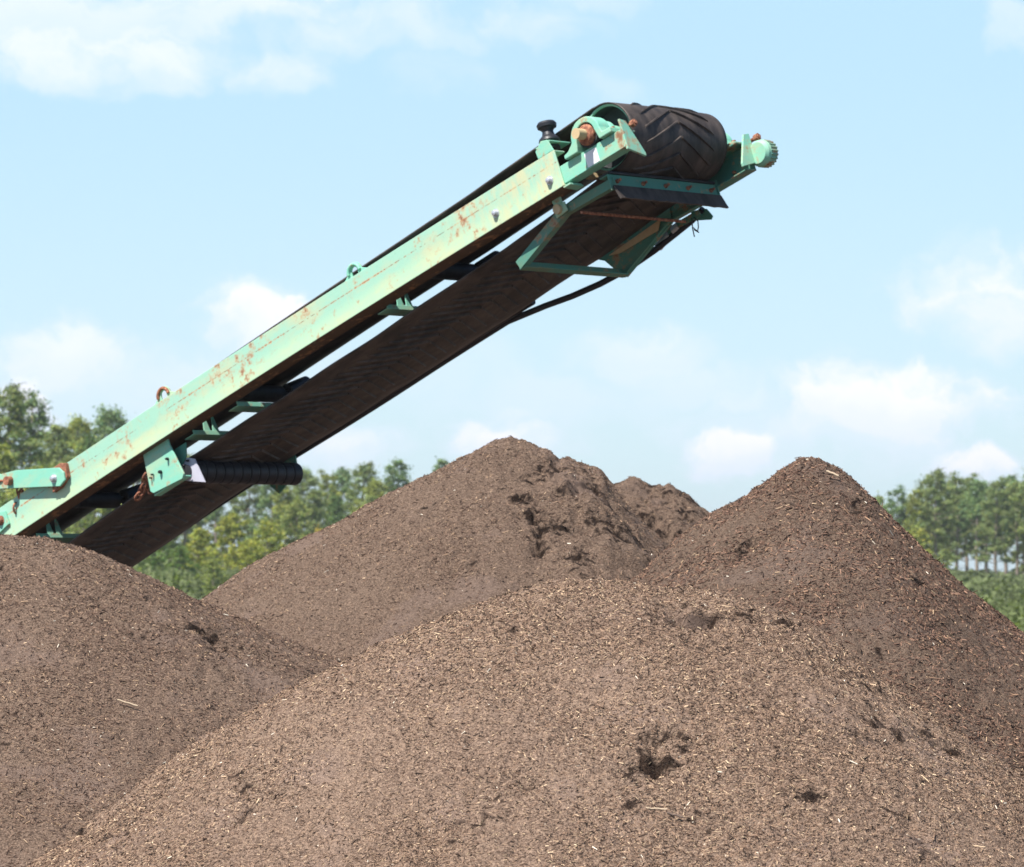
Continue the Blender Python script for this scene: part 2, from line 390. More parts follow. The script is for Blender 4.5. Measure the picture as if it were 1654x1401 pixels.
# ---- head drum
drum = MB(); V0, V1, RD = .19, 1.08, .212
drum.lathe((UD, 0, WD), (0, 1, 0), [(V0, RD - .010), (V0, RD), (V1, RD), (V1, RD - .010), (V1 - .1, RD - .010)], 72, False)
drum.lathe((UD, 0, WD), (0, 1, 0), [(V0, RD - .010), (V0 + .11, RD - .010), (V0 + .11, .03)], 72, False)
dr = drum.build('head_drum', M['dks'], bevel=0); b = MB()
b.lathe((UD, 0, WD), (0, 1, 0), [(V0 - .006, RD - .012), (V0 - .006, RD + .0005), (V0 + .012, RD + .0005), (V0 + .012, RD - .012), (V0 - .006, RD - .012)], 72, False)
b.build('rim', M['green2'], dr, 0)
b = MB(); b.lathe((UD, 0, WD), (0, 1, 0), [(.115, .04), (.115, .088), (.13, .098), (.16, .10), (.20, .078), (.31, .078)], 40, False); b.build('hub', M['green2'], dr, 0)
b = MB(); b.lathe((UD, 0, WD), (0, -1, 0), [(-1.13, .04), (-1.13, .088), (-1.05, .10), (-.95, .10)], 40, False); b.build('hub', M['green2'], dr, 0)

# ---- belt: one endless loop, return run, drum wrap, troughed carrying run
TB = .011
def lerp(x, xs, ys): return float(np.interp(x, xs, ys))
RU, RW = [-9, -5.4, -4.8, -4.1, -3.0, -2.1, -.767, -.57, .2], [-.34, -.213, -.186, -.166, -.158, -.142, -.097, -.079, -.0105]
EU, EW = [-9, -4, -2.66, -1.57, -.95, -.2, .3], [.30, .322, .345, .365, .379, .414, .4365]
MU, MW = [-9, -2.2, -1.57, -.95, -.2, .2], [.255, .258, .262, .285, .375, .4365]
VB = np.linspace(.17, 1.10, 41)
path = []
for u in np.arange(-9, .2001, .035): path.append(('r', u))
for a in np.linspace(-88, 92, 44): path.append(('d', a))
for u in np.arange(.25, -9.001, -.07): path.append(('c', u))
def bpoint(kind, q, v, off):
    """centre-line surface point and outward offset"""
    t = (v - .635) / .465
    if kind == 'r':
        w = lerp(q, RU, RW); sag = .012 * (1 - t * t) * min(1, max(0, (-.3 - q))) - .012 * max(0, abs(t) - .86) / .14 * min(1, max(0, -q))
        nz = .003 * math.sin(q * 7 + v * 3)
        return (q, v, w - sag + nz - off)
    if kind == 'd':
        a = R(q); rr = RD + TB / 2 + .004 * (1 - t * t) + off
        return (UD + rr * math.cos(a), v, WD + rr * math.sin(a))
    e = lerp(q, EU, EW); m = lerp(q, MU, MW); k = min(1, max(0, (abs(t) - .38) / .62)); k = k ** 1.15
    e += .03 * max(0, t) * min(1, max(0, -q)); return (q, v, m + (e - m) * k + off)
bm = MB(); n_v = len(VB)
top = [[bpoint(k, q, v, TB / 2) for v in VB] for k, q in path]; bot = [[bpoint(k, q, v, -TB / 2) for v in VB] for k, q in path]
vs = [p for r_ in top for p in r_] + [p for r_ in bot for p in r_]; nb = len(path) * n_v; fs = []
for i in range(len(path) - 1):
    for j in range(n_v - 1):
        a = i * n_v + j; fs.append([a, a + 1, a + n_v + 1, a + n_v]); fs.append([nb + a, nb + a + n_v, nb + a + n_v + 1, nb + a + 1])
    a = i * n_v; fs.append([a, a + n_v, nb + a + n_v, nb + a]); a += n_v - 1; fs.append([a, nb + a, nb + a + n_v, a + n_v])
bm.add(vs, fs, True)
# chevron cleats, moulded on the outer face
arc = [0.0]
for i in range(1, len(path)):
    p, q = np.array(top[i - 1][20]), np.array(top[i][20]); arc.append(arc[-1] + float(np.linalg.norm(p - q)))
arc = np.array(arc)
def on_belt(s_, v, off):
    i = min(max(int(np.searchsorted(arc, s_)) - 1, 0), len(path) - 2); f = (s_ - arc[i]) / (arc[i + 1] - arc[i])
    a = np.array(bpoint(path[i][0], path[i][1], v, off)); c_ = np.array(bpoint(path[i + 1][0], path[i + 1][1], v, off))
    return a * (1 - f) + c_ * f
rng = random.Random(4); s_ = .25
while s_ < arc[-1] - .3:
    for sg in (-1, 1):
        seg = 7; vs = []
        hh = TB / 2 + .0135 * rng.uniform(.95, 1.05); L = .325 * rng.uniform(.97, 1.02)
        for k in range(seg + 1):
            f = k / seg; v = .635 + sg * (.006 + L * f); c_ = s_ - .165 * f
            tp = .4 if k in (seg,) else 1
            vs += [on_belt(c_ - .0095, v, TB / 2 - .001), on_belt(c_ - .005, v, TB / 2 + (hh - TB / 2) * tp), on_belt(c_ + .005, v, TB / 2 + (hh - TB / 2) * tp), on_belt(c_ + .0095, v, TB / 2 - .001)]
        fs = [[4 * k + i, 4 * k + i + 1, 4 * k + i + 5, 4 * k + i + 4] for k in range(seg) for i in range(3)] + [[0, 1, 2, 3], [4 * seg + 3, 4 * seg + 2, 4 * seg + 1, 4 * seg]]
        bm.add(vs, fs)
    s_ += .105
bm.build('belt', M['belt'], bevel=0)

# ---- cross members and idlers under the carrying run
for (u, w, wdt) in ((.10, .035, .04), (-1.87, -.005, .10), (-3.44, -.020, .10), (-3.92, -.022, .10), (-5.72, -.03, .10), (-7.6, -.03, .10)):
    b = MB(); b.prism([(u - wdt, w - .012), (u, w - .012), (u, w + .022), (u - .008, w + .022), (u - .008, w - .004), (u - wdt, w - .004)], 1, .142, 1.108)
    cm = b.build('cross_member', M['tan'] if u > 0 else M['green2'])
    if u in (-1.87, -3.92, -5.72):
        for v in (.25, .335):
            b = MB(); b.prism([(v, w + .020), (v + .06, w + .020), (v + .035, w + .14), (v + .022, w + .14)], 0, u - .008, u - .001)
            b.build('gusset', M['green2'], cm, .001)
def roller(name, p0, p1, r, parent=None, m='rubber'):
    p0, p1 = np.array(p0), np.array(p1); L = np.linalg.norm(p1 - p0); b = MB()
    b.lathe(p0, p1 - p0, [(-.03, .012), (0, .012), (0, r * .8), (.006, r), (L - .006, r), (L, r * .8), (L, .012), (L + .03, .012)], 28)
    return b.build(name, M[m], parent, 0)
for u in (-5.55, -3.68, -1.66, -7.4):
    mw = lerp(u, MU, MW) - .012 - .062; ew = lerp(u, EU, EW)
    roller('idler_roller', (u, .43, mw), (u, .84, mw), .06)
    roller('idler_roller', (u + .03, .39, mw + .01), (u + .03, .16, ew - .085), .055)
    roller('idler_roller', (u + .03, .88, mw + .01), (u + .03, 1.10, ew - .065), .055)
# ---- idler end lugs standing on the near beam
for (u, m) in ((-1.93, 'green2'), (-3.96, 'rust')):
    pr = []; pi_ = []
    for i in range(17):
        q = math.pi * i / 16; pr.append((u - .02 - .068 * math.cos(q), .285 + .062 * math.sin(q))); pi_.append((u - .02 - .030 * math.cos(q), .285 + .033 * math.sin(q)))
    b = MB(); b.prism([(u - .15, .248)] + pr + [(u + .12, .248), (u + .01, .248)] + pi_[::-1] + [(u - .05, .248)], 1, .012, .026)
    lg = b.build('idler_lug', M['green2'], bevel=.003)
    if m == 'rust': lg['label'] = 'idler lug with a rusted ring'
    b = MB(); pts = [(u - .02 - .055 * math.cos(q), .006, .278 + .055 * math.sin(q)) for q in np.linspace(0, math.pi, 13)]
    b.tube(pts, .012, 8); b.build('lug_ring', M[m], lg, 0)
    b = MB(); b.prism([(u - .16, .248), (u + .0, .248), (u - .06, .30), (u - .12, .30)], 1, .10, .112); b.build('lug_gusset', M['green2'], lg, .002)

# ---- guide roller (spool) at the belt edge near the head
b = MB()
b.lathe((-.10, .085, .30), (.10, .05, 1), [(-.0, .03), (.0, .062), (.012, .066), (.03, .055), (.045, .034), (.055, .05), (.062, .07), (.078, .066), (.10, .042), (.13, .036), (.15, .048), (.155, .062), (.175, .066), (.19, .056), (.195, .02)], 28)
b.build('guide_roller', M['rubber'], bevel=0)
b = MB(); b.cyl((-.10, .085, .23), (.10, .05, 1), 0, .08, .018, 14); b.build('roller_pin', M['rust'], bevel=0)

# ---- folding link plate, pin and lower splice plate at the left
b = MB(); b.prism([(-6.9, .98), (-5.70, .442), (-5.55, .404), (-5.111, .231), (-5.072, .178), (-5.08, .123), (-5.147, .104), (-5.727, .339), (-6.95, .84)], 1, -.062, -.046)
lk = b.build('link_plate', M['green2'], bevel=.003); bolt(-5.183, .178, -.062, .024, 'zinc', lk)
b = MB(); b.prism([(-5.16, .10), (-5.06, .14), (-5.05, .24), (-5.10, .262), (-5.2, .262), (-5.25, .1)], 1, -.046, -.012); b.build('spacer_block', M['rust'], lk, .003)
b = MB(); b.cyl((-5.625, -.062, .355), (0, -1, 0), 0, .045, .032, 20); b.cyl((-5.625, -.062, .355), (0, 1, 0), 0, .20, .02, 14); b.build('link_pin', M['rust'], lk, .003)
b = MB(); b.prism([(-6.6, .26), (-5.95, .235), (-5.80, .198), (-5.79, .095), (-6.6, -.03)], 1, -.030, -.013); sp = b.build('splice_plate', M['green2'], bevel=.002); bolt(-5.86, .15, -.030, .026, 'rust', sp)
# ---- rusty chains
def chain(p0, p1, nl, r=.028, name='chain'):
    b = MB(); p0, p1 = np.array(p0, float), np.array(p1, float)
    rg = random.Random(nl)
    for i in range(nl):
        f = (i + .5) / nl; c_ = p0 + (p1 - p0) * f + np.array([rg.uniform(-.02, .02), rg.uniform(-.03, .03), 0])
        d = (p1 - p0); d /= np.linalg.norm(d); e = np.array([0, 1, 0]) if i % 2 else np.cross(d, [0, 1, 0]); e = e / np.linalg.norm(e)
        b.tube([c_ + d * r * 1.4 * math.cos(q) + e * r * math.sin(q) for q in np.linspace(0, 2 * math.pi, 13)], .009, 6)
    return b.build(name, M['rust'], bevel=0)
chain((-4.36, .10, -.10), (-4.60, .11, -.22), 6); chain((-4.33, .16, -.06), (-4.50, .13, -.22), 5)
chain((-5.62, -.02, .30), (-5.70, .0, .12), 5); chain((-5.66, -.03, .37), (-5.95, -.02, .50), 6)

# ---- return roller assembly
b = MB(); b.prism([(-4.36, .02), (-4.09, .02), (-4.085, -.04), (-4.022, -.288), (-4.05, -.315), (-4.36, -.29), (-4.385, -.265)], 1, .045, .060)
b.box(-4.375, -4.03, .060, .12, -.305, -.293)
rb = b.build('roller_hanger', M['green2'], bevel=.004)
for (uu, ww, rr) in ((-4.23, -.185, .013), (-4.31, -.17, .007), (-4.13, -.13, .010), (-4.335, -.185, .006)): bolt(uu, ww, .045, rr, 'hose', rb, 'bolt', -1, False)  # black studs added to stand in for dark holes, not real bolts
b = MB(); b.prism([(-4.205, -.255), (-3.935, -.388), (-3.975, -.195), (-4.045, -.155)], 1, .135, .147)
gp = b.build('gusset_plate', M['grey'], bevel=.001); gp['label'] = 'bare grey triangular plate with small holes'
for (uu, ww) in ((-4.03, -.185), (-4.07, -.205), (-4.10, -.235)): bolt(uu, ww, .135, .009, 'hose', gp, 'bolt', -1, False)  # dark studs in place of the plate's small holes
b = MB(); b.prism([(-4.25, -.06), (-4.0, -.06), (-4.03, -.15), (-4.19, -.25), (-4.25, -.25)], 1, .12, .132); b.build('hanger_plate', M['dkgreen'])
b = MB(); b.cyl((-4.07, .12, -.250), (0, 1, 0), 0, 1.07, .045, 24)
rr_ = b.build('return_roller', M['rubber'], bevel=0)
for v in np.arange(.17, 1.14, .085):
    b = MB(); b.lathe((-4.07, v, -.250), (0, 1, 0), [(0, .04), (.002, .077), (.010, .080), (.072, .080), (.080, .077), (.082, .04)], 32, False); b.build('rubber_disc', M['hose'], rr_, 0)
b = MB(); b.prism([(-4.30, .0), (-4.04, .0), (-4.032, -.117), (-4.045, -.184), (-4.144, -.26), (-4.287, -.309), (-4.351, -.224)], 1, 1.19, 1.204); fb = b.build('roller_hanger', M['dkgreen'], bevel=.003)
for (uu, ww) in ((-4.10, -.20), (-4.14, -.235)): bolt(uu, ww, 1.19, .012, 'tan', fb, 'bolt', -1, False)

# ---- belt scraper hung below the head
def angle_arm(p, q, v0, dv, th=.055, flip=1):
    """angle iron from p to q in (u,w): upright leg plus inward bottom leg"""
    p, q = np.array(p), np.array(q); d = (q - p) / np.linalg.norm(q - p); nrm = np.array([-d[1], d[0]])
    if nrm[1] < 0: nrm = -nrm
    b = MB(); b.prism([tuple(p), tuple(q), tuple(q + nrm * th), tuple(p + nrm * th)], 1, v0, v0 + .008 * flip)
    b.prism([tuple(p), tuple(q), tuple(q + nrm * .008), tuple(p + nrm * .008)], 1, v0 + .008 * flip, v0 + dv * flip)
    return b
for side in (0, 1):
    v0, fl = (.13, 1) if side == 0 else (1.165, -1)
    m = M['dkgreen']
    ta = .066 if side == 0 else .115
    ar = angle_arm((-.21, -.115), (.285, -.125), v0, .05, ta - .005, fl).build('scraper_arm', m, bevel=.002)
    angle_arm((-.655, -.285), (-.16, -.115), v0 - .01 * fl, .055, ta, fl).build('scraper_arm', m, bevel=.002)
    if side == 0:
        b = MB(); b.cyl((-.19, v0, -.075), (0, -1, 0), 0, .055, .032, 20); b.build('pivot_boss', M['tan'], ar, .002)
        b = MB(); b.prism([(-.235, -.04), (-.13, -.045), (-.125, -.11), (-.23, -.12)], 1, v0 - .03, v0 - .02); b.prism([(-.23, .0), (-.15, .0), (-.15, -.05), (-.22, -.05)], 1, v0 - .03, v0 - .02); b.build('pivot_plate', M['green2'], ar, .002)
b = MB(); b.box(-.67, -.66, .13, 1.14, -.285, -.222); b.box(-.66, -.61, .13, 1.14, -.285, -.277); b.build('cross_angle', M['dkgreen'])
b = MB(); b.cyl((-.045, .13, -.160), (0, 1, 0), 0, 1.02, .010, 12); b.build('scraper_rod', M['rust'], bevel=0)
b = MB(); b.box(.262, .272, .10, 1.155, -.150, -.040); b.box(.20, .262, .10, 1.155, -.048, -.040); sb = b.build('scraper_bar', M['dkgreen'], bevel=.002)
b = MB(); b.box(.18, .285, .105, 1.15, -.038, -.022); b.build('rubber_seal', M['rubber'], sb, .003)
for vv in (.17, .42, .64, .86, 1.09):
    b = MB(); b.cyl((.272, vv, -.088), (1, 0, 0), 0, .012, .016, 6); b.cyl((.284, vv, -.088), (1, 0, 0), 0, .024, .009, 10); b.build('bolt', M['rust'], sb, 0)
b = MB(); nB = 24
rg = random.Random(3); vs = []
for k in range(nB + 1):
    f = k / nB; v = .11 + 1.05 * f; jag = rg.uniform(-.004, .004)
    vs += [(.276, v, -.125), (.292, v, -.125), (.322, v, -.226 + jag), (.306, v, -.226 + jag)]
fs = [[4 * k + i, 4 * k + (i + 1) % 4, 4 * k + 4 + (i + 1) % 4, 4 * k + 4 + i] for k in range(nB) for i in range(4)] + [[3, 2, 1, 0], [4 * nB, 4 * nB + 1, 4 * nB + 2, 4 * nB + 3]]
b.add(vs, fs); b.build('scraper_blade', M['belt'], sb, 0)
b = MB(); b.prism([(-.72, -.10), (-.21, -.065), (-.26, -.128), (-.62, -.128)], 1, 1.12, 1.126); b.build('guard_plate', M['tan'], bevel=.001)
b = MB(); b.prism([(-.66, -.288), (-.15, -.122), (-.12, .01), (-.92, -.02), (-.78, -.11)], 1, 1.142, 1.148); b.build('side_plate', M['dkgreen'], bevel=.001)
b = MB(); b.prism([(-.085, -.06), (.02, -.085), (.045, -.10), (.075, -.165), (.055, -.182), (-.085, -.125)], 1, 1.29, 1.302); b.build('bracket_plate', M['dkgreen'], bevel=.002)
b = MB(); b.box(-.42, .0, 1.262, 1.30, -.13, -.085); b.build('bracket_plate', M['dkgreen'], bevel=.002)

# ---- gear wheel outside the far take-up
b = MB(); prof = []
nt = 22; poly = []
for i in range(nt * 4):
    q = 2 * math.pi * i / (nt * 4); r = .092 if (i % 4) in (1, 2) else .084
    poly.append((.615 + r * math.cos(q), .035 + r * math.sin(q)))
b.prism(poly, 1, 1.275, 1.345); gw = b.build('gear_wheel', mat('rusting_green_cast_iron', paint((.16, .40, .30), (.30, .32, .2), .16)), bevel=.002)
b = MB(); b.lathe((.615, 1.255, .035), (0, 1, 0), [(-.02, .05), (-.02, .070), (.0, .086), (.022, .090), (.03, .06)], 32); b.build('gear_hub', M['green2'], gw, 0)

# ---- hydraulic hoses along the far beam, hanging free under the head
for dv, dw, r in ((0, 0, .022), (-.045, .018, .030)):
    pts = [(u, 1.215 + dv, lerp(u, RU, RW) * .45 - .038 + dw + .006 * math.sin(u * 2.3)) for u in np.arange(-8.8, -1.7, .2)]
    tail = [(-1.45, 1.22, -.135), (-1.2, 1.23, -.172), (-.95, 1.24, -.195), (-.7, 1.25, -.200), (-.45, 1.26, -.180), (-.25, 1.28, -.145), (-.1, 1.29, -.12), (.02, 1.29, -.09)]
    if dw == 0: pts += tail
    else: pts += [(-1.5, 1.17, -.075)]
    b = MB(); b.tube(pts, r, 12); b.build('hydraulic_hose', M['hose'], bevel=0)
b = MB(); b.cyl((-.42, 1.28, -.165), (.45, 0, .13), 0, .13, .030, 16); b.cyl((-.26, 1.285, -.125), (.45, 0, .13), 0, .06, .036, 8); b.build('hose_fitting', M['zinc'], bevel=.001)
b = MB(); b.tube([(-.05, 1.26, -.12), (-.02, 1.25, -.16), (-.03, 1.25, -.20), (-.05, 1.25, -.225), (-.07, 1.25, -.20)], .004, 6); b.tube([(-.06, 1.25, -.12), (-.08, 1.25, -.19), (-.085, 1.25, -.245)], .004, 6); b.tube([(-.075, 1.25, -.18), (-.04, 1.25, -.235)], .004, 6)
b.build('tie_wire', M['hose'], bevel=0)

# ---- tail end and stand, behind the left-hand pile
b = MB(); b.cyl((-9.0, .17, .02), (0, 1, 0), 0, .93, .17, 40); b.build('tail_drum', M['dkgreen'], bevel=.003)
for v in (.02, 1.23):
    for u in (-6.6, -8.4):
        p = cworld([[u, v, .02]])[0]; b = MB(); s4 = .05
        vs = [(p[0] + a, p[1] + c_, z) for z in (0.0, p[2]) for a, c_ in ((-s4, -s4), (s4, -s4), (s4, s4), (-s4, s4))]
        b.add(vs, [[3, 2, 1, 0], [4, 5, 6, 7], [0, 1, 5, 4], [1, 2, 6, 5], [2, 3, 7, 6], [3, 0, 4, 7]]); b.build('leg', M['dkgreen'], world=True)

# ------------------------------------------------------------------ numpy noise
def hash2(ix, iy, seed):
    h = (ix.astype(np.int64) * 374761393 + iy.astype(np.int64) * 668265263 + seed * 1442695041) & 0xFFFFFFFF
    h = ((h ^ (h >> 13)) * 1274126177) & 0xFFFFFFFF
    return ((h ^ (h >> 16)) & 0xFFFFFF) / float(0xFFFFFF)
def vnoise(x, y, seed):
    ix, iy = np.floor(x), np.floor(y); fx, fy = x - ix, y - iy
    fx = fx * fx * (3 - 2 * fx); fy = fy * fy * (3 - 2 * fy)
    a, b_, c_, d = hash2(ix, iy, seed), hash2(ix + 1, iy, seed), hash2(ix, iy + 1, seed), hash2(ix + 1, iy + 1, seed)
    return (a * (1 - fx) + b_ * fx) * (1 - fy) + (c_ * (1 - fx) + d * fx) * fy
def fbm(x, y, sc, octv, seed, gain=.5):
    t = 0; a = 1; n_ = 0
    for o in range(octv):
        t = t + a * (vnoise(x * sc + 17.3 * o, y * sc - 9.1 * o, seed + o) - .5); n_ += a; a *= gain; sc *= 2.03
    return t / n_ * 2
def sstep(x, a, b_):
    t = np.clip((x - a) / (b_ - a), 0, 1); return t * t * (3 - 2 * t)

# ------------------------------------------------------------------ ground
def f_ground(k, bs, out):
    o = k.new('ShaderNodeTexCoord').outputs['Object']; s = k.new('ShaderNodeSeparateXYZ', i={0: o})
    x = k.noise(o, .05, 5, .6); y = k.noise(o, 2.5, 5, .7); z = k.noise(o, .4, 4, .6)
    yard = k.ramp(k.math('ADD', s.outputs[1], k.math('MULTIPLY', x, 30.0)), 70, 95)
    mulch = k.mix(y, (.06, .042, .033), (.13, .09, .07))
    grass = k.mix(k.ramp(x, .42, .58), (.06, .085, .035), (.17, .20, .085)); grass = k.mix(z, grass, (.10, .12, .05))
    setp(k, bs, Base_Color=k.mix(yard, mulch, grass), Roughness=1.0); bump(k, bs, y, .6, .05)
gx = np.concatenate([np.linspace(-1800, -60, 12), np.linspace(-50, 50, 60), np.linspace(60, 1800, 12)])
gy = np.concatenate([np.linspace(-60, 5, 6), np.linspace(8, 60, 50), np.linspace(70, 3500, 40)])
X, Y = np.meshgrid(gx, gy); Z = .03 * fbm(X, Y, .35, 3, 5) * (Y < 70)
nx, ny = len(gx), len(gy); I = (np.arange(ny - 1)[:, None] * nx + np.arange(nx - 1)[None]).ravel()
fc = np.stack([I, I + 1, I + nx + 1, I + nx], 1)
g = mesh_np('ground', np.stack([X, Y, Z], -1).reshape(-1, 3), fc.ravel(), np.full(len(fc), 4), True, (mat('yard_and_grass', f_ground),))
prop(g, kind='structure')

# ------------------------------------------------------------------ mulch piles
def sil(pts, D, back=0.0):
    """ridge profile S(X) from silhouette points seen at distance D"""
    p = np.array(pts, float); xs = (p[:, 0] - CX) / F_PX * D; zs = EYE + (YH - p[:, 1]) / F_PX * D
    gx_ = np.linspace(xs[0], xs[-1], 1400); gz = np.interp(gx_, xs, zs)
    return gx_, gz
class Pile:
    def __init__(s, name, label, D, pts, m, r, seed, tone, fine, smoothpx=9, rough=None, pits=(), lift=0.0):
        s.name, s.label, s.D, s.m, s.r, s.seed, s.tone, s.fine, s.rough, s.pits = name, label, D, m, r, seed, tone, fine, rough, pits
        s.gx, gz = sil(pts, D)
        w = max(3, int(smoothpx / F_PX * D / (s.gx[1] - s.gx[0]))); k = np.hanning(2 * w + 3); k /= k.sum()
        s.gz = np.convolve(np.pad(gz, w + 1, mode='edge'), k, 'valid')
        s.zp = s.gz.max(); s.xp = s.gx[s.gz.argmax()]; s.pitw = []
    def base(s, x, y):
        S = np.interp(x, s.gx, s.gz); d = s.zp - S
        g_ = s.m * (np.sqrt((y - s.D) ** 2 + s.r ** 2) - s.r)
        return s.zp - np.sqrt(d * d + g_ * g_ + 2 * .12 * d * g_)
    def h(s, x, y):
        z = s.base(x, y); edge = 1.0
        z = z + .050 * fbm(x, y, 1.3, 3, s.seed) * sstep(np.abs(y - s.D), .0, .5) + .016 * fbm(x, y, 5, 3, s.seed + 20)
        rl = np.abs(fbm(x, y, 9, 2, s.seed + 50)); z = z + .012 * (rl - .2)
        if s.rough is not None:
            rm = s.rough(x, y)
            z = z + rm * (.10 * np.abs(fbm(x, y, 2.4, 2, s.seed + 31)) + .06 * np.abs(fbm(x, y, 6.5, 2, s.seed + 32)) - .05 + .026 * fbm(x, y, 16, 3, s.seed + 33, .6) * sstep(fbm(x, y, 2.0, 2, s.seed + 34), -.25, .3))
        for (px, py, rx, ry, dep) in s.pitw:
            xw = x + .05 * fbm(x, y, 9, 2, s.seed + 75); yw = y + .05 * fbm(x, y, 9, 2, s.seed + 76)
            q = ((xw - px) / rx) ** 2 + ((yw - py) / ry) ** 2; q = np.exp(-q * .8)
            z = z + q * dep * (-.25 + .85 * fbm(x, y, 13, 2, s.seed + 70, .6) - .55 * np.maximum(0, fbm(x, y * 1.5, 24, 2, s.seed + 71)))
        cl = np.maximum(0, fbm(x, y, 4.2, 2, s.seed + 81)) ** 1.5
        z = z - cl * .085 * np.maximum(0, fbm(x, y, 15, 2, s.seed + 82))
        ft = s.fine
        z = z + ft * (.0150 * fbm(x, y, 26, 3, s.seed + 40, .65) + .0090 * np.maximum(0, fbm(x * .6 + y * .3, y, 60, 2, s.seed + 41)))
        return z
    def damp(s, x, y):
        """self-shadow of crevices painted as a dark mask on pits and crumbled faces"""
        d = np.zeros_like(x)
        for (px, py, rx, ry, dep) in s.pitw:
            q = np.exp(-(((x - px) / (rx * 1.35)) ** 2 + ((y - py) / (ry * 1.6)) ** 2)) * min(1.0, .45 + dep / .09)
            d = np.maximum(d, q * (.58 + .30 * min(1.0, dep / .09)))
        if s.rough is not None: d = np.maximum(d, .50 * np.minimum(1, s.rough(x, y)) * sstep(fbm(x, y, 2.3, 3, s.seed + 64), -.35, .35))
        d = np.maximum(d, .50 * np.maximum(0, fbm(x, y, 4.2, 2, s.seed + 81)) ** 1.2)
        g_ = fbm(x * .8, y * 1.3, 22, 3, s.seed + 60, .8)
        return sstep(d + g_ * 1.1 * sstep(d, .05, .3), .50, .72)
    def hit(s, px, py):
        """where the sight line through a photo pixel meets the pile"""
        y = np.linspace(s.D - 4.5, s.D + .3, 2500); x = (px - CX) / F_PX * y; z = EYE + (YH - py) / F_PX * y
        zb = s.base(x, y); i = np.argmax(zb > z); return x[i], y[i]
    def build(s, x0, x1, y0, y1, nx, ny, nchip, clen, cols):
        for (px, py, rx, ry, dep) in s.pits:
            a, c_ = s.hit(px, py); s.pitw.append((a, c_, rx, ry, dep))
        # rows closer together where the pile is seen
        t = np.linspace(0, 1, ny); yb = y0 + (y1 - y0) * t ** 1.0
        x = np.linspace(x0, x1, nx); X, Y = np.meshgrid(x, yb); Z = s.h(X, Y)
        nx_, ny_ = nx, ny; I = (np.arange(ny_ - 1)[:, None] * nx_ + np.arange(nx_ - 1)[None])
        keep = (Z[:-1, :-1] > -.12) | (Z[1:, 1:] > -.12); I = I[keep]
        fc = np.stack([I, I + 1, I + nx_ + 1, I + nx_], 1)
        used = np.unique(fc); remap = np.full(nx_ * ny_, -1, np.int64); remap[used] = np.arange(len(used))
        Vt = np.stack([X, Y, Z], -1).reshape(-1, 3)[used]; fc = remap[fc]
        org = (s.xp, s.D, 0.0); root = empty('mulch_pile', org, s.label, 'mulch pile', 'mulch piles in the yard')
        bo = mesh_np('pile_body', Vt, fc.ravel(), np.full(len(fc), 4), True, (mat('mulch_' + s.name, f_mulch(s.tone)),), root, org)
        at = bo.data.attributes.new('damp', 'FLOAT', 'POINT'); at.data.foreach_set('value', s.damp(Vt[:, 0], Vt[:, 1]).astype(np.float32))  # 'damp' stores the painted crevice shade mask
        # shredded chips lying on the surface
        rg = np.random.default_rng(s.seed); need = nchip; PX = []; PY = []; got = 0
        while got < need:
            a = rg.uniform(x0, x1, need * 2); c_ = y0 + (y1 - y0) * rg.random(need * 2)
            z = s.base(a, c_)
            sx = CX + a / c_ * F_PX; sy = YH - (z - EYE) / c_ * F_PX
            clump = (.20 + 1.5 * vnoise(a * 3.4, c_ * 3.4, s.seed + 90) ** 1.6) * (.5 + vnoise(a * 1.1, c_ * 1.1, s.seed + 91)) * (1 - .55 * s.damp(a, c_))  # fewer chips where the crevice shade mask is strong
            wgt = np.where((sx > -140) & (sx < 1800) & (sy < 1480), 1.0, .12) * np.where(c_ < s.D + .35, 1.0, .15) * (z > .05) * clump
            ok = rg.random(need * 2) < wgt
            PX.append(a[ok]); PY.append(c_[ok]); got += ok.sum()
        px = np.concatenate(PX)[:need]; py = np.concatenate(PY)[:need]
        e = .012; z0 = s.h(px, py); zx = (s.h(px + e, py) - z0) / e; zy = (s.h(px, py + e) - z0) / e
        zx = np.clip(zx, -1.3, 1.3); zy = np.clip(zy, -1.3, 1.3)
        nr = np.stack([-zx, -zy, np.ones_like(zx)], 1); nr /= np.linalg.norm(nr, axis=1)[:, None]
        nr = nr + rg.normal(0, .33, nr.shape); nr /= np.linalg.norm(nr, axis=1)[:, None]
        t = rg.normal(0, 1, nr.shape); t[:, 0] *= 1.5; t -= nr * (t * nr).sum(1)[:, None]; t /= np.linalg.norm(t, axis=1)[:, None]
        b_ = np.cross(nr, t)
        L = clen * np.exp(rg.normal(0, .48, need)); big = rg.random(need) < .003; L[big] *= 3.0; L = np.minimum(L, .08)
        asp = rg.uniform(.12, .45, need); asp[big] = .09; Wd = np.clip(L * asp, .0022, clen * .45); Th = Wd * rg.uniform(.25, .7, need)
        P0 = np.stack([px, py, z0], 1) + nr * (Th * rg.uniform(-.1, .9, need))[:, None]
        hl, hw = (L / 2)[:, None], (Wd / 2)[:, None]; tp = rg.uniform(.2, 1.0, (need, 1)); up = nr * Th[:, None]
        bend = nr * (L * rg.uniform(-.12, .16, need))[:, None]
        A = P0 - t * hl - b_ * hw; B = P0 - t * hl + b_ * hw * tp; Cc = P0 + t * hl + b_ * hw * tp + bend * .4; Dd = P0 + t * hl - b_ * hw * .8 + bend * .4
        E = P0 - t * hl * .8 + up; Fp = P0 + t * hl * .75 + up + bend * .4
        VV = np.stack([A, B, Cc, Dd, E, Fp], 1).reshape(-1, 3)
        base = (np.arange(need) * 6)[:, None]
        quads = np.array([[0, 3, 5, 4], [1, 4, 5, 2]]); tris = np.array([[0, 4, 1], [3, 2, 5]])
        flat_ = np.concatenate([base + quads[0], base + quads[1], base + tris[0], base + tris[1]], 1)
        lt = np.tile([4, 4, 3, 3], need)
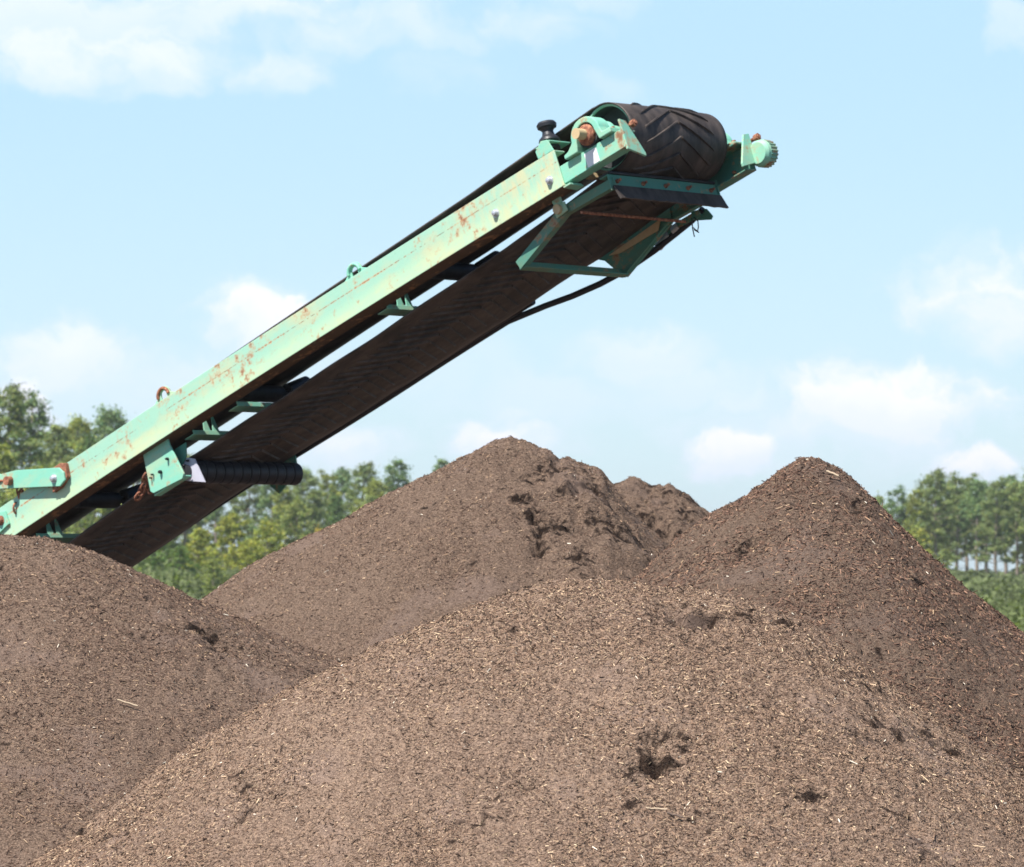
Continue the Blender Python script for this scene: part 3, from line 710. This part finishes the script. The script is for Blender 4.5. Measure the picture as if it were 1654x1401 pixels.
        o = mesh_np('wood_chips', VV, flat_.ravel(), lt, False, (M['chips'],), root, org)
        cols = np.array(cols); ci = rg.choice(len(cols), need, p=cols[:, 3] / cols[:, 3].sum())
        cc = cols[ci, :3] * s.tone ** .6 * rg.uniform(.72, 1.25, (need, 1)); fcol = np.ones((need, 4)); fcol[:, :3] = cc * (1 - .80 * s.damp(px, py))[:, None]  # chip colour darkened by the painted crevice shade
        at = o.data.attributes.new('chip_tint', 'FLOAT_COLOR', 'POINT'); at.data.foreach_set('color', np.repeat(fcol, 6, 0).astype(np.float32).ravel())
        prop(o, kind='stuff')
        return root

BR = [(.185, .125, .092, 5), (.10, .066, .050, 3.6), (.25, .178, .13, 3.0), (.36, .27, .19, 1.0), (.030, .021, .017, 3.0), (.52, .41, .29, .45), (.66, .62, .54, .05)]
RD2 = [(.16, .098, .074, 5), (.095, .058, .046, 4.2), (.25, .155, .115, 3.0), (.34, .22, .15, 1.2), (.038, .025, .021, 2.6), (.50, .37, .25, .35), (.66, .62, .54, .03)]
DK = [(.145, .096, .074, 5), (.09, .058, .046, 4), (.22, .15, .112, 2.4), (.33, .235, .16, 1.0), (.038, .025, .021, 2.2), (.48, .36, .25, .3), (.66, .62, .54, .05)]

front = Pile('front', 'broad brown mulch pile in the foreground with a low rounded top', 17.0,
    [(-420, 1640), (-180, 1540), (60, 1396), (150, 1333), (240, 1262), (320, 1203), (400, 1155), (480, 1113), (550, 1078), (620, 1042), (700, 1008), (760, 983), (820, 960), (880, 947), (940, 941), (1000, 944), (1060, 952), (1120, 956), (1180, 966), (1240, 985), (1290, 1006), (1340, 1040), (1390, 1076), (1440, 1118), (1500, 1160), (1560, 1200), (1654, 1262), (1800, 1350), (2100, 1540), (2300, 1640)],
    .56, .55, 11, 1.48, 1.2,
    pits=((1095, 998, .10, .08, .085), (1135, 1004, .08, .06, .06), (1215, 1000, .06, .06, .03), (1275, 1010, .07, .07, .065), (1080, 1198, .07, .06, .085), (1064, 1226, .08, .06, .09), (1042, 1250, .06, .05, .08), (1360, 1152, .05, .05, .03), (1420, 1170, .08, .06, .055), (1525, 1208, .09, .06, .08), (1490, 1192, .06, .045, .04), (1395, 1195, .05, .05, .03), (1245, 1015, .05, .05, .03), (1105, 1008, .10, .05, .04), (1020, 1310, .04, .03, .02), (1150, 1330, .10, .06, .015)))
front.build(-4.6, 5.4, 13.6, 19.6, 1000, 700, 320000, .0090, BR)
left = Pile('left', 'grey-brown mulch pile at the left edge, hiding the foot of the conveyor', 22.5,
    [(-1000, 1440), (-600, 1180), (-260, 965), (-120, 890), (0, 866), (60, 871), (110, 882), (150, 896), (220, 927), (280, 955), (330, 974), (380, 1000), (470, 1038), (545, 1068), (700, 1150), (900, 1280), (1150, 1440)],
    .60, .5, 23, 1.08, 1.0, pits=((335, 1022, .10, .09, .05), (355, 1032, .09, .07, .05), (500, 1080, .10, .1, .02)))
left.build(-6.4, 1.2, 18.6, 26.0, 620, 560, 125000, .0112, DK)
def rough_mid(x, y):
    px = CX + x / y * F_PX; return sstep(px, 800, 900) * (.55 + .6 * vnoise(x * 1.4, y * 1.4, 77))
mid = Pile('middle', 'tall brown mulch pile behind the front pile, right face crumbled and dark', 26.5,
    [(-80, 1180), (100, 1090), (215, 1032), (330, 968), (400, 922), (480, 880), (550, 848), (620, 808), (670, 780), (720, 756), (760, 733), (800, 711), (825, 709), (850, 713), (872, 724), (885, 722), (903, 741), (915, 736), (935, 748), (955, 760), (972, 762), (985, 786), (1000, 800), (1040, 850), (1090, 900), (1200, 1000), (1500, 1200), (1700, 1360)],
    .62, .3, 37, 1.02, 1.0, smoothpx=5, rough=rough_mid, pits=((872, 880, .05, .06, .07), (866, 858, .06, .06, .06), (855, 835, .07, .07, .06), (840, 800, .06, .07, .05), (850, 765, .05, .06, .04), (905, 850, .09, .07, .05), (925, 800, .08, .08, .05), (900, 750, .06, .07, .05), (950, 785, .10, .09, .06), (975, 800, .06, .07, .05), (935, 905, .07, .06, .04), (985, 850, .12, .09, .05), (1030, 880, .12, .08, .05)))
mid.build(-4.2, 3.6, 22.0, 29.8, 640, 560, 120000, .0120, DK)
def rough_back(x, y): return .75 + 0 * x
back = Pile('back', 'small lumpy mulch mound in the dip between the two tall piles', 33.0,
    [(700, 1250), (850, 1000), (940, 850), (985, 792), (1010, 781), (1032, 775), (1055, 783), (1085, 791), (1112, 801), (1135, 818), (1152, 836), (1220, 890), (1400, 1050), (1600, 1250)],
    .62, .25, 53, 1.0, 1.0, smoothpx=5, rough=rough_back, pits=((1060, 862, .14, .12, .06), (1092, 872, .08, .08, .07), (1035, 835, .12, .10, .05), (1112, 838, .10, .10, .05), (1010, 850, .10, .10, .05)))
back.build(-1.2, 4.2, 29.0, 36.0, 440, 420, 28000, .0135, DK)
right = Pile('right', 'steep pointed reddish-brown mulch pile on the right with coarse chips', 23.2,
    [(700, 1180), (900, 1030), (1030, 936), (1062, 905), (1100, 868), (1150, 833), (1190, 810), (1225, 786), (1262, 760), (1290, 743), (1310, 741), (1340, 754), (1372, 775), (1400, 801), (1450, 853), (1500, 903), (1560, 957), (1610, 998), (1654, 1034), (1800, 1150), (2000, 1300), (2150, 1420)],
    .66, .28, 67, .86, 1.1, pits=((1345, 770, .04, .05, .03), (1385, 812, .05, .06, .03), (1480, 930, .05, .05, .03)))
right.build(-.8, 4.7, 19.4, 26.6, 600, 580, 135000, .0145, RD2)

# single sticks lying on the piles
def stick(p, px, py, L, ang, r, cls, label):
    a, c_ = p.hit(px, py); z = float(p.h(np.array([a]), np.array([c_]))[0]); b = MB(); pts = []
    for i in range(9):
        f = (i / 8 - .5) * L; xx = a + f * math.cos(ang); yy_ = c_ + f * math.sin(ang) * .35
        zz = float(p.base(np.array([xx]), np.array([yy_]))[0]); pts.append((xx, yy_, zz + r + .010 + .0012 * math.sin(i * 1.7)))
    b.tube(pts, r, 7); o = empty('stick', (a, c_, z), label, 'stick')
    tw = b.build('twig', cls, o, 0, world=True)
def f_stick(c1, c2):
    def f(k, bs, out):
        x = k.noise(k.new('ShaderNodeTexCoord').outputs['Object'], 60, 4, .6); setp(k, bs, Base_Color=k.mix(x, c1, c2), Roughness=.85)
    return f
pale = mat('pale_stick_wood', f_stick((.35, .26, .17), (.55, .43, .30))); drk = mat('dark_stick_bark', f_stick((.07, .05, .04), (.16, .11, .085)))
stick(left, 207, 1140, .115, -.5, .004, pale, 'thin pale stick lying on the left mulch pile')
stick(front, 1058, 1312, .085, -.15, .0035, pale, 'short pale stick below the dark hollow on the front mulch pile')
stick(front, 1090, 1322, .09, -.9, .003, drk, 'short dark stick below the dark hollow on the front mulch pile')
stick(front, 268, 1345, .07, .8, .004, drk, 'dark forked twig near the lower left slope of the front mulch pile')
stick(right, 1345, 770, .09, -.8, .006, pale, 'pale wood piece near the peak of the right mulch pile')

# ------------------------------------------------------------------ trees
def f_leaf(k, bs, out):
    a = k.new('ShaderNodeAttribute', attribute_name='leaf_tint').outputs['Color']
    oi = k.new('ShaderNodeObjectInfo'); r = oi.outputs['Random']
    c = k.mix(1.0, a, oi.outputs['Color'], 'MULTIPLY')
    setp(k, bs, Base_Color=c, Roughness=.75); bs.inputs['Specular IOR Level'].default_value = .2
    tr = k.new('ShaderNodeBsdfTranslucent', i={0: k.mix(1.0, c, (1.0, 1.1, .28), 'MULTIPLY')})
    mx = k.new('ShaderNodeMixShader', i={0: .38}); k.l.new(bs.outputs[0], mx.inputs[1]); k.l.new(tr.outputs[0], mx.inputs[2]); k.l.new(mx.outputs[0], out.inputs[0])
def f_bark(k, bs, out):
    x = k.noise(k.new('ShaderNodeTexCoord').outputs['Object'], 3, 5, .6); setp(k, bs, Base_Color=k.mix(x, (.16, .12, .095), (.34, .28, .23)), Roughness=.9)
LEAF = mat('tree_foliage', f_leaf); BARK = mat('tree_bark', f_bark)
def make_tree(seed, kind, H):
    rg = np.random.default_rng(seed); rr = random.Random(seed)
    limbs = []; clumps = []
    tx = lambda z: .25 * math.sin(z * .35 + seed) * z / H; ty = lambda z: .25 * math.cos(z * .3 + seed) * z / H
    if kind == 'pine':
        lo = {0: .38, 1: .52, 2: .22}[seed % 3] * H; nb_ = 46; rad = H * .235
        for i in range(nb_):
            f = (i + rr.random()) / nb_; z = lo + (H * .97 - lo) * f; L = rad * (1 - f * .80) * rr.uniform(.55, 1.15) * min(1, .45 + f * 3)
            q = i * 2.4 + rr.uniform(-.5, .5); rise = L * rr.uniform(.05, .45)
            p0 = np.array([tx(z), ty(z), z]); p1 = p0 + np.array([math.cos(q) * L, math.sin(q) * L, rise]); limbs.append((p0, p1, .05 * (1.2 - f)))
            for kx in range(3 if L > 1 else 2):
                t_ = rr.uniform(.45, 1.1) if kx else 1; c_ = p0 + (p1 - p0) * t_ + rg.normal(0, .15, 3)
                clumps.append((c_, rr.uniform(.42, .85) * H / 14, rr.uniform(.6, 1.4)))
        clumps.append((np.array([tx(H), ty(H), H * .97]), .5, 1.1))
        for i in range(5):
            z = lo * rr.uniform(.5, 1); q = rr.random() * 6.3; p0 = np.array([tx(z), ty(z), z]); limbs.append((p0, p0 + np.array([math.cos(q) * .8, math.sin(q) * .8, .1]), .025))
        base_c = (.225, .27, .105); nl = 105; ls = .16
    else:
        lo = .12 * H; nb_ = 54; rad = H * .24
        for i in range(nb_):
            f = (i + rr.random()) / nb_; z = lo + (H * .95 - lo) * f; env = math.sin(math.pi * min(.97, .12 + f * .85)) ** .7
            L = rad * env * rr.uniform(.45, 1.1); q = i * 2.4 + rr.uniform(-.6, .6)
            p0 = np.array([tx(z * .8), ty(z * .8), z * .82]); p1 = np.array([tx(z) + math.cos(q) * L, ty(z) + math.sin(q) * L, z]); limbs.append((p0, p1, .05 * (1.2 - f)))
            clumps.append((p1, rr.uniform(.45, .95) * H / 12, rr.uniform(.75, 1.3)))
            if i % 2: clumps.append(((p0 + p1) / 2, rr.uniform(.5, .8) * H / 12, rr.uniform(.7, 1.1)))
        base_c = (.27, .305, .10); nl = 120; ls = .15
    Vs = []; Cs = []
    for (c_, r_, tn) in clumps:
        d = rg.normal(0, 1, (nl, 3)); d /= np.linalg.norm(d, axis=1)[:, None]; rad_ = r_ * np.abs(rg.normal(0, .62, (nl, 1)))
        P_ = c_ + d * rad_ * np.array([1, 1, .72])
        nrm = d + rg.normal(0, .7, (nl, 3)); nrm /= np.linalg.norm(nrm, axis=1)[:, None]
        t = np.cross(nrm, rg.normal(0, 1, (nl, 3))); t /= np.linalg.norm(t, axis=1)[:, None]; b2 = np.cross(nrm, t)
        s1 = ls * rg.uniform(.5, 1.3, (nl, 1)); s2 = s1 * (.35 if kind == 'pine' else .75)
        Vs.append(np.stack([P_ - t * s1, P_ - b2 * s2, P_ + t * s1, P_ + b2 * s2], 1).reshape(-1, 3))
        col_ = np.ones((nl, 4)); col_[:, :3] = np.array(base_c) * tn * rg.uniform(.65, 1.4, (nl, 1)) * (1 + np.array([.25, .06, -.1]) * rg.normal(0, .6, (nl, 1))); Cs.append(np.repeat(np.clip(col_, .01, 1), 4, 0))
    V = np.concatenate(Vs); nq = len(V) // 4
    root = bpy.data.objects.new('pine_tree' if kind == 'pine' else 'leafy_tree', None); C.objects.link(root)
    cr = mesh_np('crown', V, np.arange(nq * 4), np.full(nq, 4), False, (LEAF,), root)
    at = cr.data.attributes.new('leaf_tint', 'FLOAT_COLOR', 'POINT'); at.data.foreach_set('color', np.concatenate(Cs).astype(np.float32).ravel())
    tb = MB(); rb_ = .24 * H / 14; pts = []
    zs = np.linspace(0, H * .97, 12); seg = 8; rings = []
    for z in zs:
        r_ = rb_ * (1 - .86 * z / H) * (1.25 if z == 0 else 1); rings += [(tx(z) + r_ * math.cos(q), ty(z) + r_ * math.sin(q), z) for q in np.linspace(0, 6.2832, seg, endpoint=False)]
    tb.add(rings, [[k * seg + i, k * seg + (i + 1) % seg, (k + 1) * seg + (i + 1) % seg, (k + 1) * seg + i] for k in range(11) for i in range(seg)], True)
    for (p0, p1, r_) in limbs: tb.tube([p0, (p0 + p1) / 2 + np.array([0, 0, -.06]), p1], r_, 5)
    tk = mesh_np('trunk', np.array(tb.v), [i for f in tb.f for i in f], [len(f) for f in tb.f], True, (BARK,), root)
    root['proto_h'] = H
    return root
def copy_tree(src):
    r = src.copy(); C.objects.link(r)
    for ch_ in list(src.children):
        c_ = ch_.copy(); C.objects.link(c_); c_.parent = r
    return r
protos = {'a': make_tree(3, 'pine', 14), 'b': make_tree(4, 'pine', 14), 'c': make_tree(5, 'pine', 13), 'd': make_tree(6, 'leafy', 11), 'e': make_tree(7, 'leafy', 10), 'f': make_tree(8, 'pine', 14)}
used_p = set()
ORD = ['first', 'second', 'third', 'fourth', 'fifth', 'sixth', 'seventh', 'eighth', 'ninth', 'tenth', 'eleventh', 'twelfth', 'thirteenth', 'fourteenth', 'fifteenth', 'sixteenth', 'seventeenth', 'eighteenth', 'nineteenth', 'twentieth']
def put_tree(kind, px, ytop, D, tint, label, cat, group, rz, wide=1.0):
    src = protos[kind]; o = src if kind not in used_p else copy_tree(src); used_p.add(kind)
    H = EYE + (YH - ytop) / F_PX * D; s = H / src['proto_h']; o.scale = (s * wide, s * wide, s); o.location = ((px - CX) / F_PX * D, D, 0); o.rotation_euler = (0, 0, rz)
    for ch_ in o.children:
        if ch_.name.startswith('crown'): ch_.color = tuple(tint) + (1,)
    prop(o, label, cat, group); return o
G1 = (1, 1, 1); YG = (1.3, 1.18, .8); DG = (.62, .78, .75); BG = (.85, 1.0, 1.15); RDG = (1.9, .95, .6)
# (kind, photo x, top y, distance, tint, width)
groups = {
 'in the wood left of the conveyor': [('c', -30, 640, 300, G1, 1.1), ('a', 15, 622, 310, G1, 1.15), ('f', 52, 640, 330, DG, 1.0), ('c', 95, 684, 320, G1, 1.1), ('b', 128, 674, 360, YG, .9), ('b', 178, 658, 380, BG, .9),
     ('c', 0, 715, 270, YG, 1.1), ('d', 60, 745, 265, G1, 1.1), ('c', 110, 735, 285, G1, 1.1), ('a', 150, 705, 340, DG, 1.0), ('d', 165, 760, 290, G1, 1.1), ('d', 15, 800, 250, DG, 1.3), ('e', 225, 700, 400, G1, 1.0)],
 'between conveyor and middle pile': [('c', 262, 812, 330, G1, 1.2), ('a', 300, 735, 390, G1, 1.0), ('f', 350, 742, 400, DG, 1.0), ('a', 400, 752, 400, G1, 1.0), ('c', 440, 765, 390, BG, 1.0), ('b', 487, 757, 400, G1, 1.0), ('f', 530, 764, 405, YG, .9),
     ('a', 583, 748, 410, G1, 1.1), ('c', 640, 741, 400, BG, 1.15), ('b', 610, 775, 380, YG, 1.0), ('c', 715, 740, 420, BG, 1.0), ('a', 745, 760, 420, G1, 1.0), ('e', 322, 850, 280, YG, 1.2), ('d', 375, 822, 290, YG, 1.1), ('e', 430, 838, 285, (1.3, 1.2, .8), 1.1), ('d', 480, 800, 320, G1, 1.0),
     ('c', 545, 800, 330, DG, 1.1), ('e', 250, 862, 260, DG, 1.4), ('d', 290, 878, 250, DG, 1.3), ('e', 590, 812, 340, YG, 1.0), ('d', 345, 900, 230, G1, 1.2), ('f', 275, 770, 400, G1, 1.1), ('c', 460, 780, 370, YG, 1.1), ('a', 555, 756, 420, BG, 1.1), ('c', 600, 800, 350, G1, 1.2), ('f', 325, 755, 410, YG, 1.1), ('d', 400, 870, 270, YG, 1.2), ('c', 505, 790, 360, G1, 1.2), ('e', 570, 850, 300, G1, 1.2), ('b', 668, 778, 430, G1, 1.0), ('e', 515, 850, 300, (1.6, 1.1, .7), .9)],
 'beyond the right-hand pile': [('e', 1418, 797, 430, G1, 1.1), ('f', 1450, 788, 420, BG, 1.0), ('c', 1478, 790, 400, YG, 1.0), ('a', 1512, 758, 400, G1, 1.1), ('f', 1545, 768, 410, G1, 1.1), ('b', 1578, 775, 400, BG, 1.1), ('f', 1608, 776, 395, G1, 1.1), ('b', 1642, 778, 400, G1, 1.1), ('a', 1675, 752, 390, G1, 1.1),
     ('c', 1430, 830, 410, G1, 1.2), ('d', 1480, 850, 390, YG, 1.2), ('e', 1525, 885, 380, G1, 1.2), ('c', 1660, 840, 400, YG, 1.1), ('f', 1495, 772, 415, G1, 1.1), ('a', 1530, 778, 420, G1, 1.1), ('a', 1592, 784, 410, G1, 1.1), ('f', 1562, 770, 425, G1, 1.1), ('a', 1625, 768, 430, BG, 1.1), ('c', 1462, 806, 420, G1, 1.1), ('f', 1655, 776, 410, G1, 1.1), ('c', 1500, 815, 430, G1, 1.1), ('b', 1560, 812, 440, BG, 1.1), ('b', 1625, 815, 450, DG, 1.1), ('e', 1440, 850, 390, YG, 1.0), ('a', 1700, 790, 420, BG, 1.0), ('b', 1595, 855, 440, DG, 1.0)],
}
rz = random.Random(9)
look = {'a': 'tall open pine', 'b': 'thin-topped pine', 'c': 'dense low pine', 'd': 'round leafy tree', 'e': 'bushy tree', 'f': 'slender pine'}
for where, lst in groups.items():
    cnt = {}
    tot = {}
    for t in lst: tot[t[0]] = tot.get(t[0], 0) + 1
    for t in sorted(lst, key=lambda t: t[1]):
        k, px, yt, Dm, tn, wd = t; i = cnt.get(k, 0); cnt[k] = i + 1
        shade = ''
        nth = '' if tot[k] == 1 else ', %s such from left' % ORD[i]
        lb = '%s%s %s%s' % (shade, look[k], where, nth)
        cat = 'pine tree' if k in 'abcf' else 'tree'
        put_tree(k, px, yt, Dm, tn, lb, cat, 'trees of the far wood', rz.random() * 6.3, wd)
# the wood carries on to both sides, and low behind the piles, as one far mass
src_ = [protos['c'], protos['e'], protos['a']]; Vw = []; Cw = []; Tw = []; TF = []; rq = random.Random(31); to = 0
spots = [(rq.uniform(-1300, -110), rq.uniform(330, 420), 1.0) for _ in range(38)] + [(rq.uniform(1740, 3300), rq.uniform(370, 450), 1.0) for _ in range(46)] + [(rq.uniform(770, 1390), rq.uniform(420, 470), .42) for _ in range(14)]
for (px, D_, sc_) in spots:
    pr_ = rq.choice(src_); cm_ = [c_ for c_ in pr_.children if c_.name.startswith('crown')][0].data; tm_ = [c_ for c_ in pr_.children if c_.name.startswith('trunk')][0].data
    n_ = len(cm_.vertices); v_ = np.zeros(n_ * 3, np.float32); cm_.vertices.foreach_get('co', v_); v_ = v_.reshape(-1, 4, 3)
    c4 = np.zeros(n_ * 4, np.float32); cm_.attributes['leaf_tint'].data.foreach_get('color', c4); c4 = c4.reshape(-1, 4, 4)
    pick = np.arange(0, len(v_), 3); v_ = v_[pick]; c4 = c4[pick]; ctr = v_.mean(1, keepdims=True); v_ = ctr + (v_ - ctr) * 1.6
    q = rq.random() * 6.3; rot = np.array([[math.cos(q), -math.sin(q), 0], [math.sin(q), math.cos(q), 0], [0, 0, 1]]); S_ = sc_ * rq.uniform(.75, 1.0); off = np.array([(px - CX) / F_PX * D_, D_, 0])
    Vw.append(((v_.reshape(-1, 3) @ rot.T) * S_ + off)); Cw.append(c4.reshape(-1, 4))
VV = np.concatenate(Vw); nq = len(VV) // 4
fw = mesh_np('far_wood', VV, np.arange(nq * 4), np.full(nq, 4), False, (LEAF,))
at = fw.data.attributes.new('leaf_tint', 'FLOAT_COLOR', 'POINT'); at.data.foreach_set('color', np.concatenate(Cw).astype(np.float32).ravel())
prop(fw, kind='stuff')
# undergrowth along the foot of the wood
rg = np.random.default_rng(5); N = 60000
sxp = np.concatenate([rg.uniform(-80, 800, N * 2 // 3), rg.uniform(1400, 1760, N - N * 2 // 3)])
Dd = np.where(sxp < 900, rg.uniform(235, 420, N), rg.uniform(240, 460, N)); xx = (sxp - CX) / F_PX * Dd
hm = (1.0 + 2.6 * vnoise(xx * .25, Dd * .1, 4)) * np.where(sxp < 900, 1.1, .5) * np.where(Dd < 300, .6, 1.0); zz = hm * rg.random(N) ** .8
nb = N // 10; Dd[-nb:] = rg.uniform(100, 190, nb); sxp[-nb:] = rg.uniform(1540, 1800, nb); xx[-nb:] = (sxp[-nb:] - CX) / F_PX * Dd[-nb:]; zz[-nb:] = .7 * vnoise(xx[-nb:] * .8, Dd[-nb:] * .4, 6) * rg.random(nb)
P_ = np.stack([xx, Dd, zz], 1); nrm = rg.normal(0, 1, (N, 3)) + np.array([0, -.6, .8]); nrm /= np.linalg.norm(nrm, axis=1)[:, None]
t = np.cross(nrm, rg.normal(0, 1, (N, 3))); t /= np.linalg.norm(t, axis=1)[:, None]; b2 = np.cross(nrm, t); s1 = rg.uniform(.12, .32, (N, 1)) * (Dd / 330)[:, None]
VV = np.stack([P_ - t * s1, P_ - b2 * s1 * .7, P_ + t * s1, P_ + b2 * s1 * .7], 1).reshape(-1, 3)
ug = mesh_np('undergrowth', VV, np.arange(N * 4), np.full(N, 4), False, (LEAF,))
cc = np.ones((N, 4)); cc[:, :3] = np.array((.15, .18, .075)) * (.35 + 1.0 * vnoise(xx * .6, Dd * .3, 8))[:, None] * rg.uniform(.7, 1.3, (N, 1))
at = ug.data.attributes.new('leaf_tint', 'FLOAT_COLOR', 'POINT'); at.data.foreach_set('color', np.repeat(cc, 4, 0).astype(np.float32).ravel())
prop(ug, kind='stuff')

# ------------------------------------------------------------------ summer haze
b = MB(); x0, x1, y0, y1, z0, z1 = -1795, 1795, -55, 3400, -1.2, 40.0
vs = [(x, y, z) for z in (z0, z1) for x, y in ((x0, y0), (x1, y0), (x1, y1), (x0, y1))]
hz = mesh_np('haze', np.array(vs, float), [3, 2, 1, 0, 4, 5, 6, 7, 0, 1, 5, 4, 1, 2, 6, 5, 2, 3, 7, 6, 3, 0, 4, 7], [4] * 6, False)
hm_ = bpy.data.materials.new('haze_air'); hm_.use_nodes = True; hm_.node_tree.nodes.clear(); k = NT(hm_.node_tree)
pv = k.new('ShaderNodeVolumePrincipled', i={'Color': (.93, .96, 1.0, 1), 'Density': .0002, 'Anisotropy': .3}); o_ = k.new('ShaderNodeOutputMaterial'); k.l.new(pv.outputs[0], o_.inputs['Volume'])
hz.data.materials.append(hm_); prop(hz, kind='stuff')
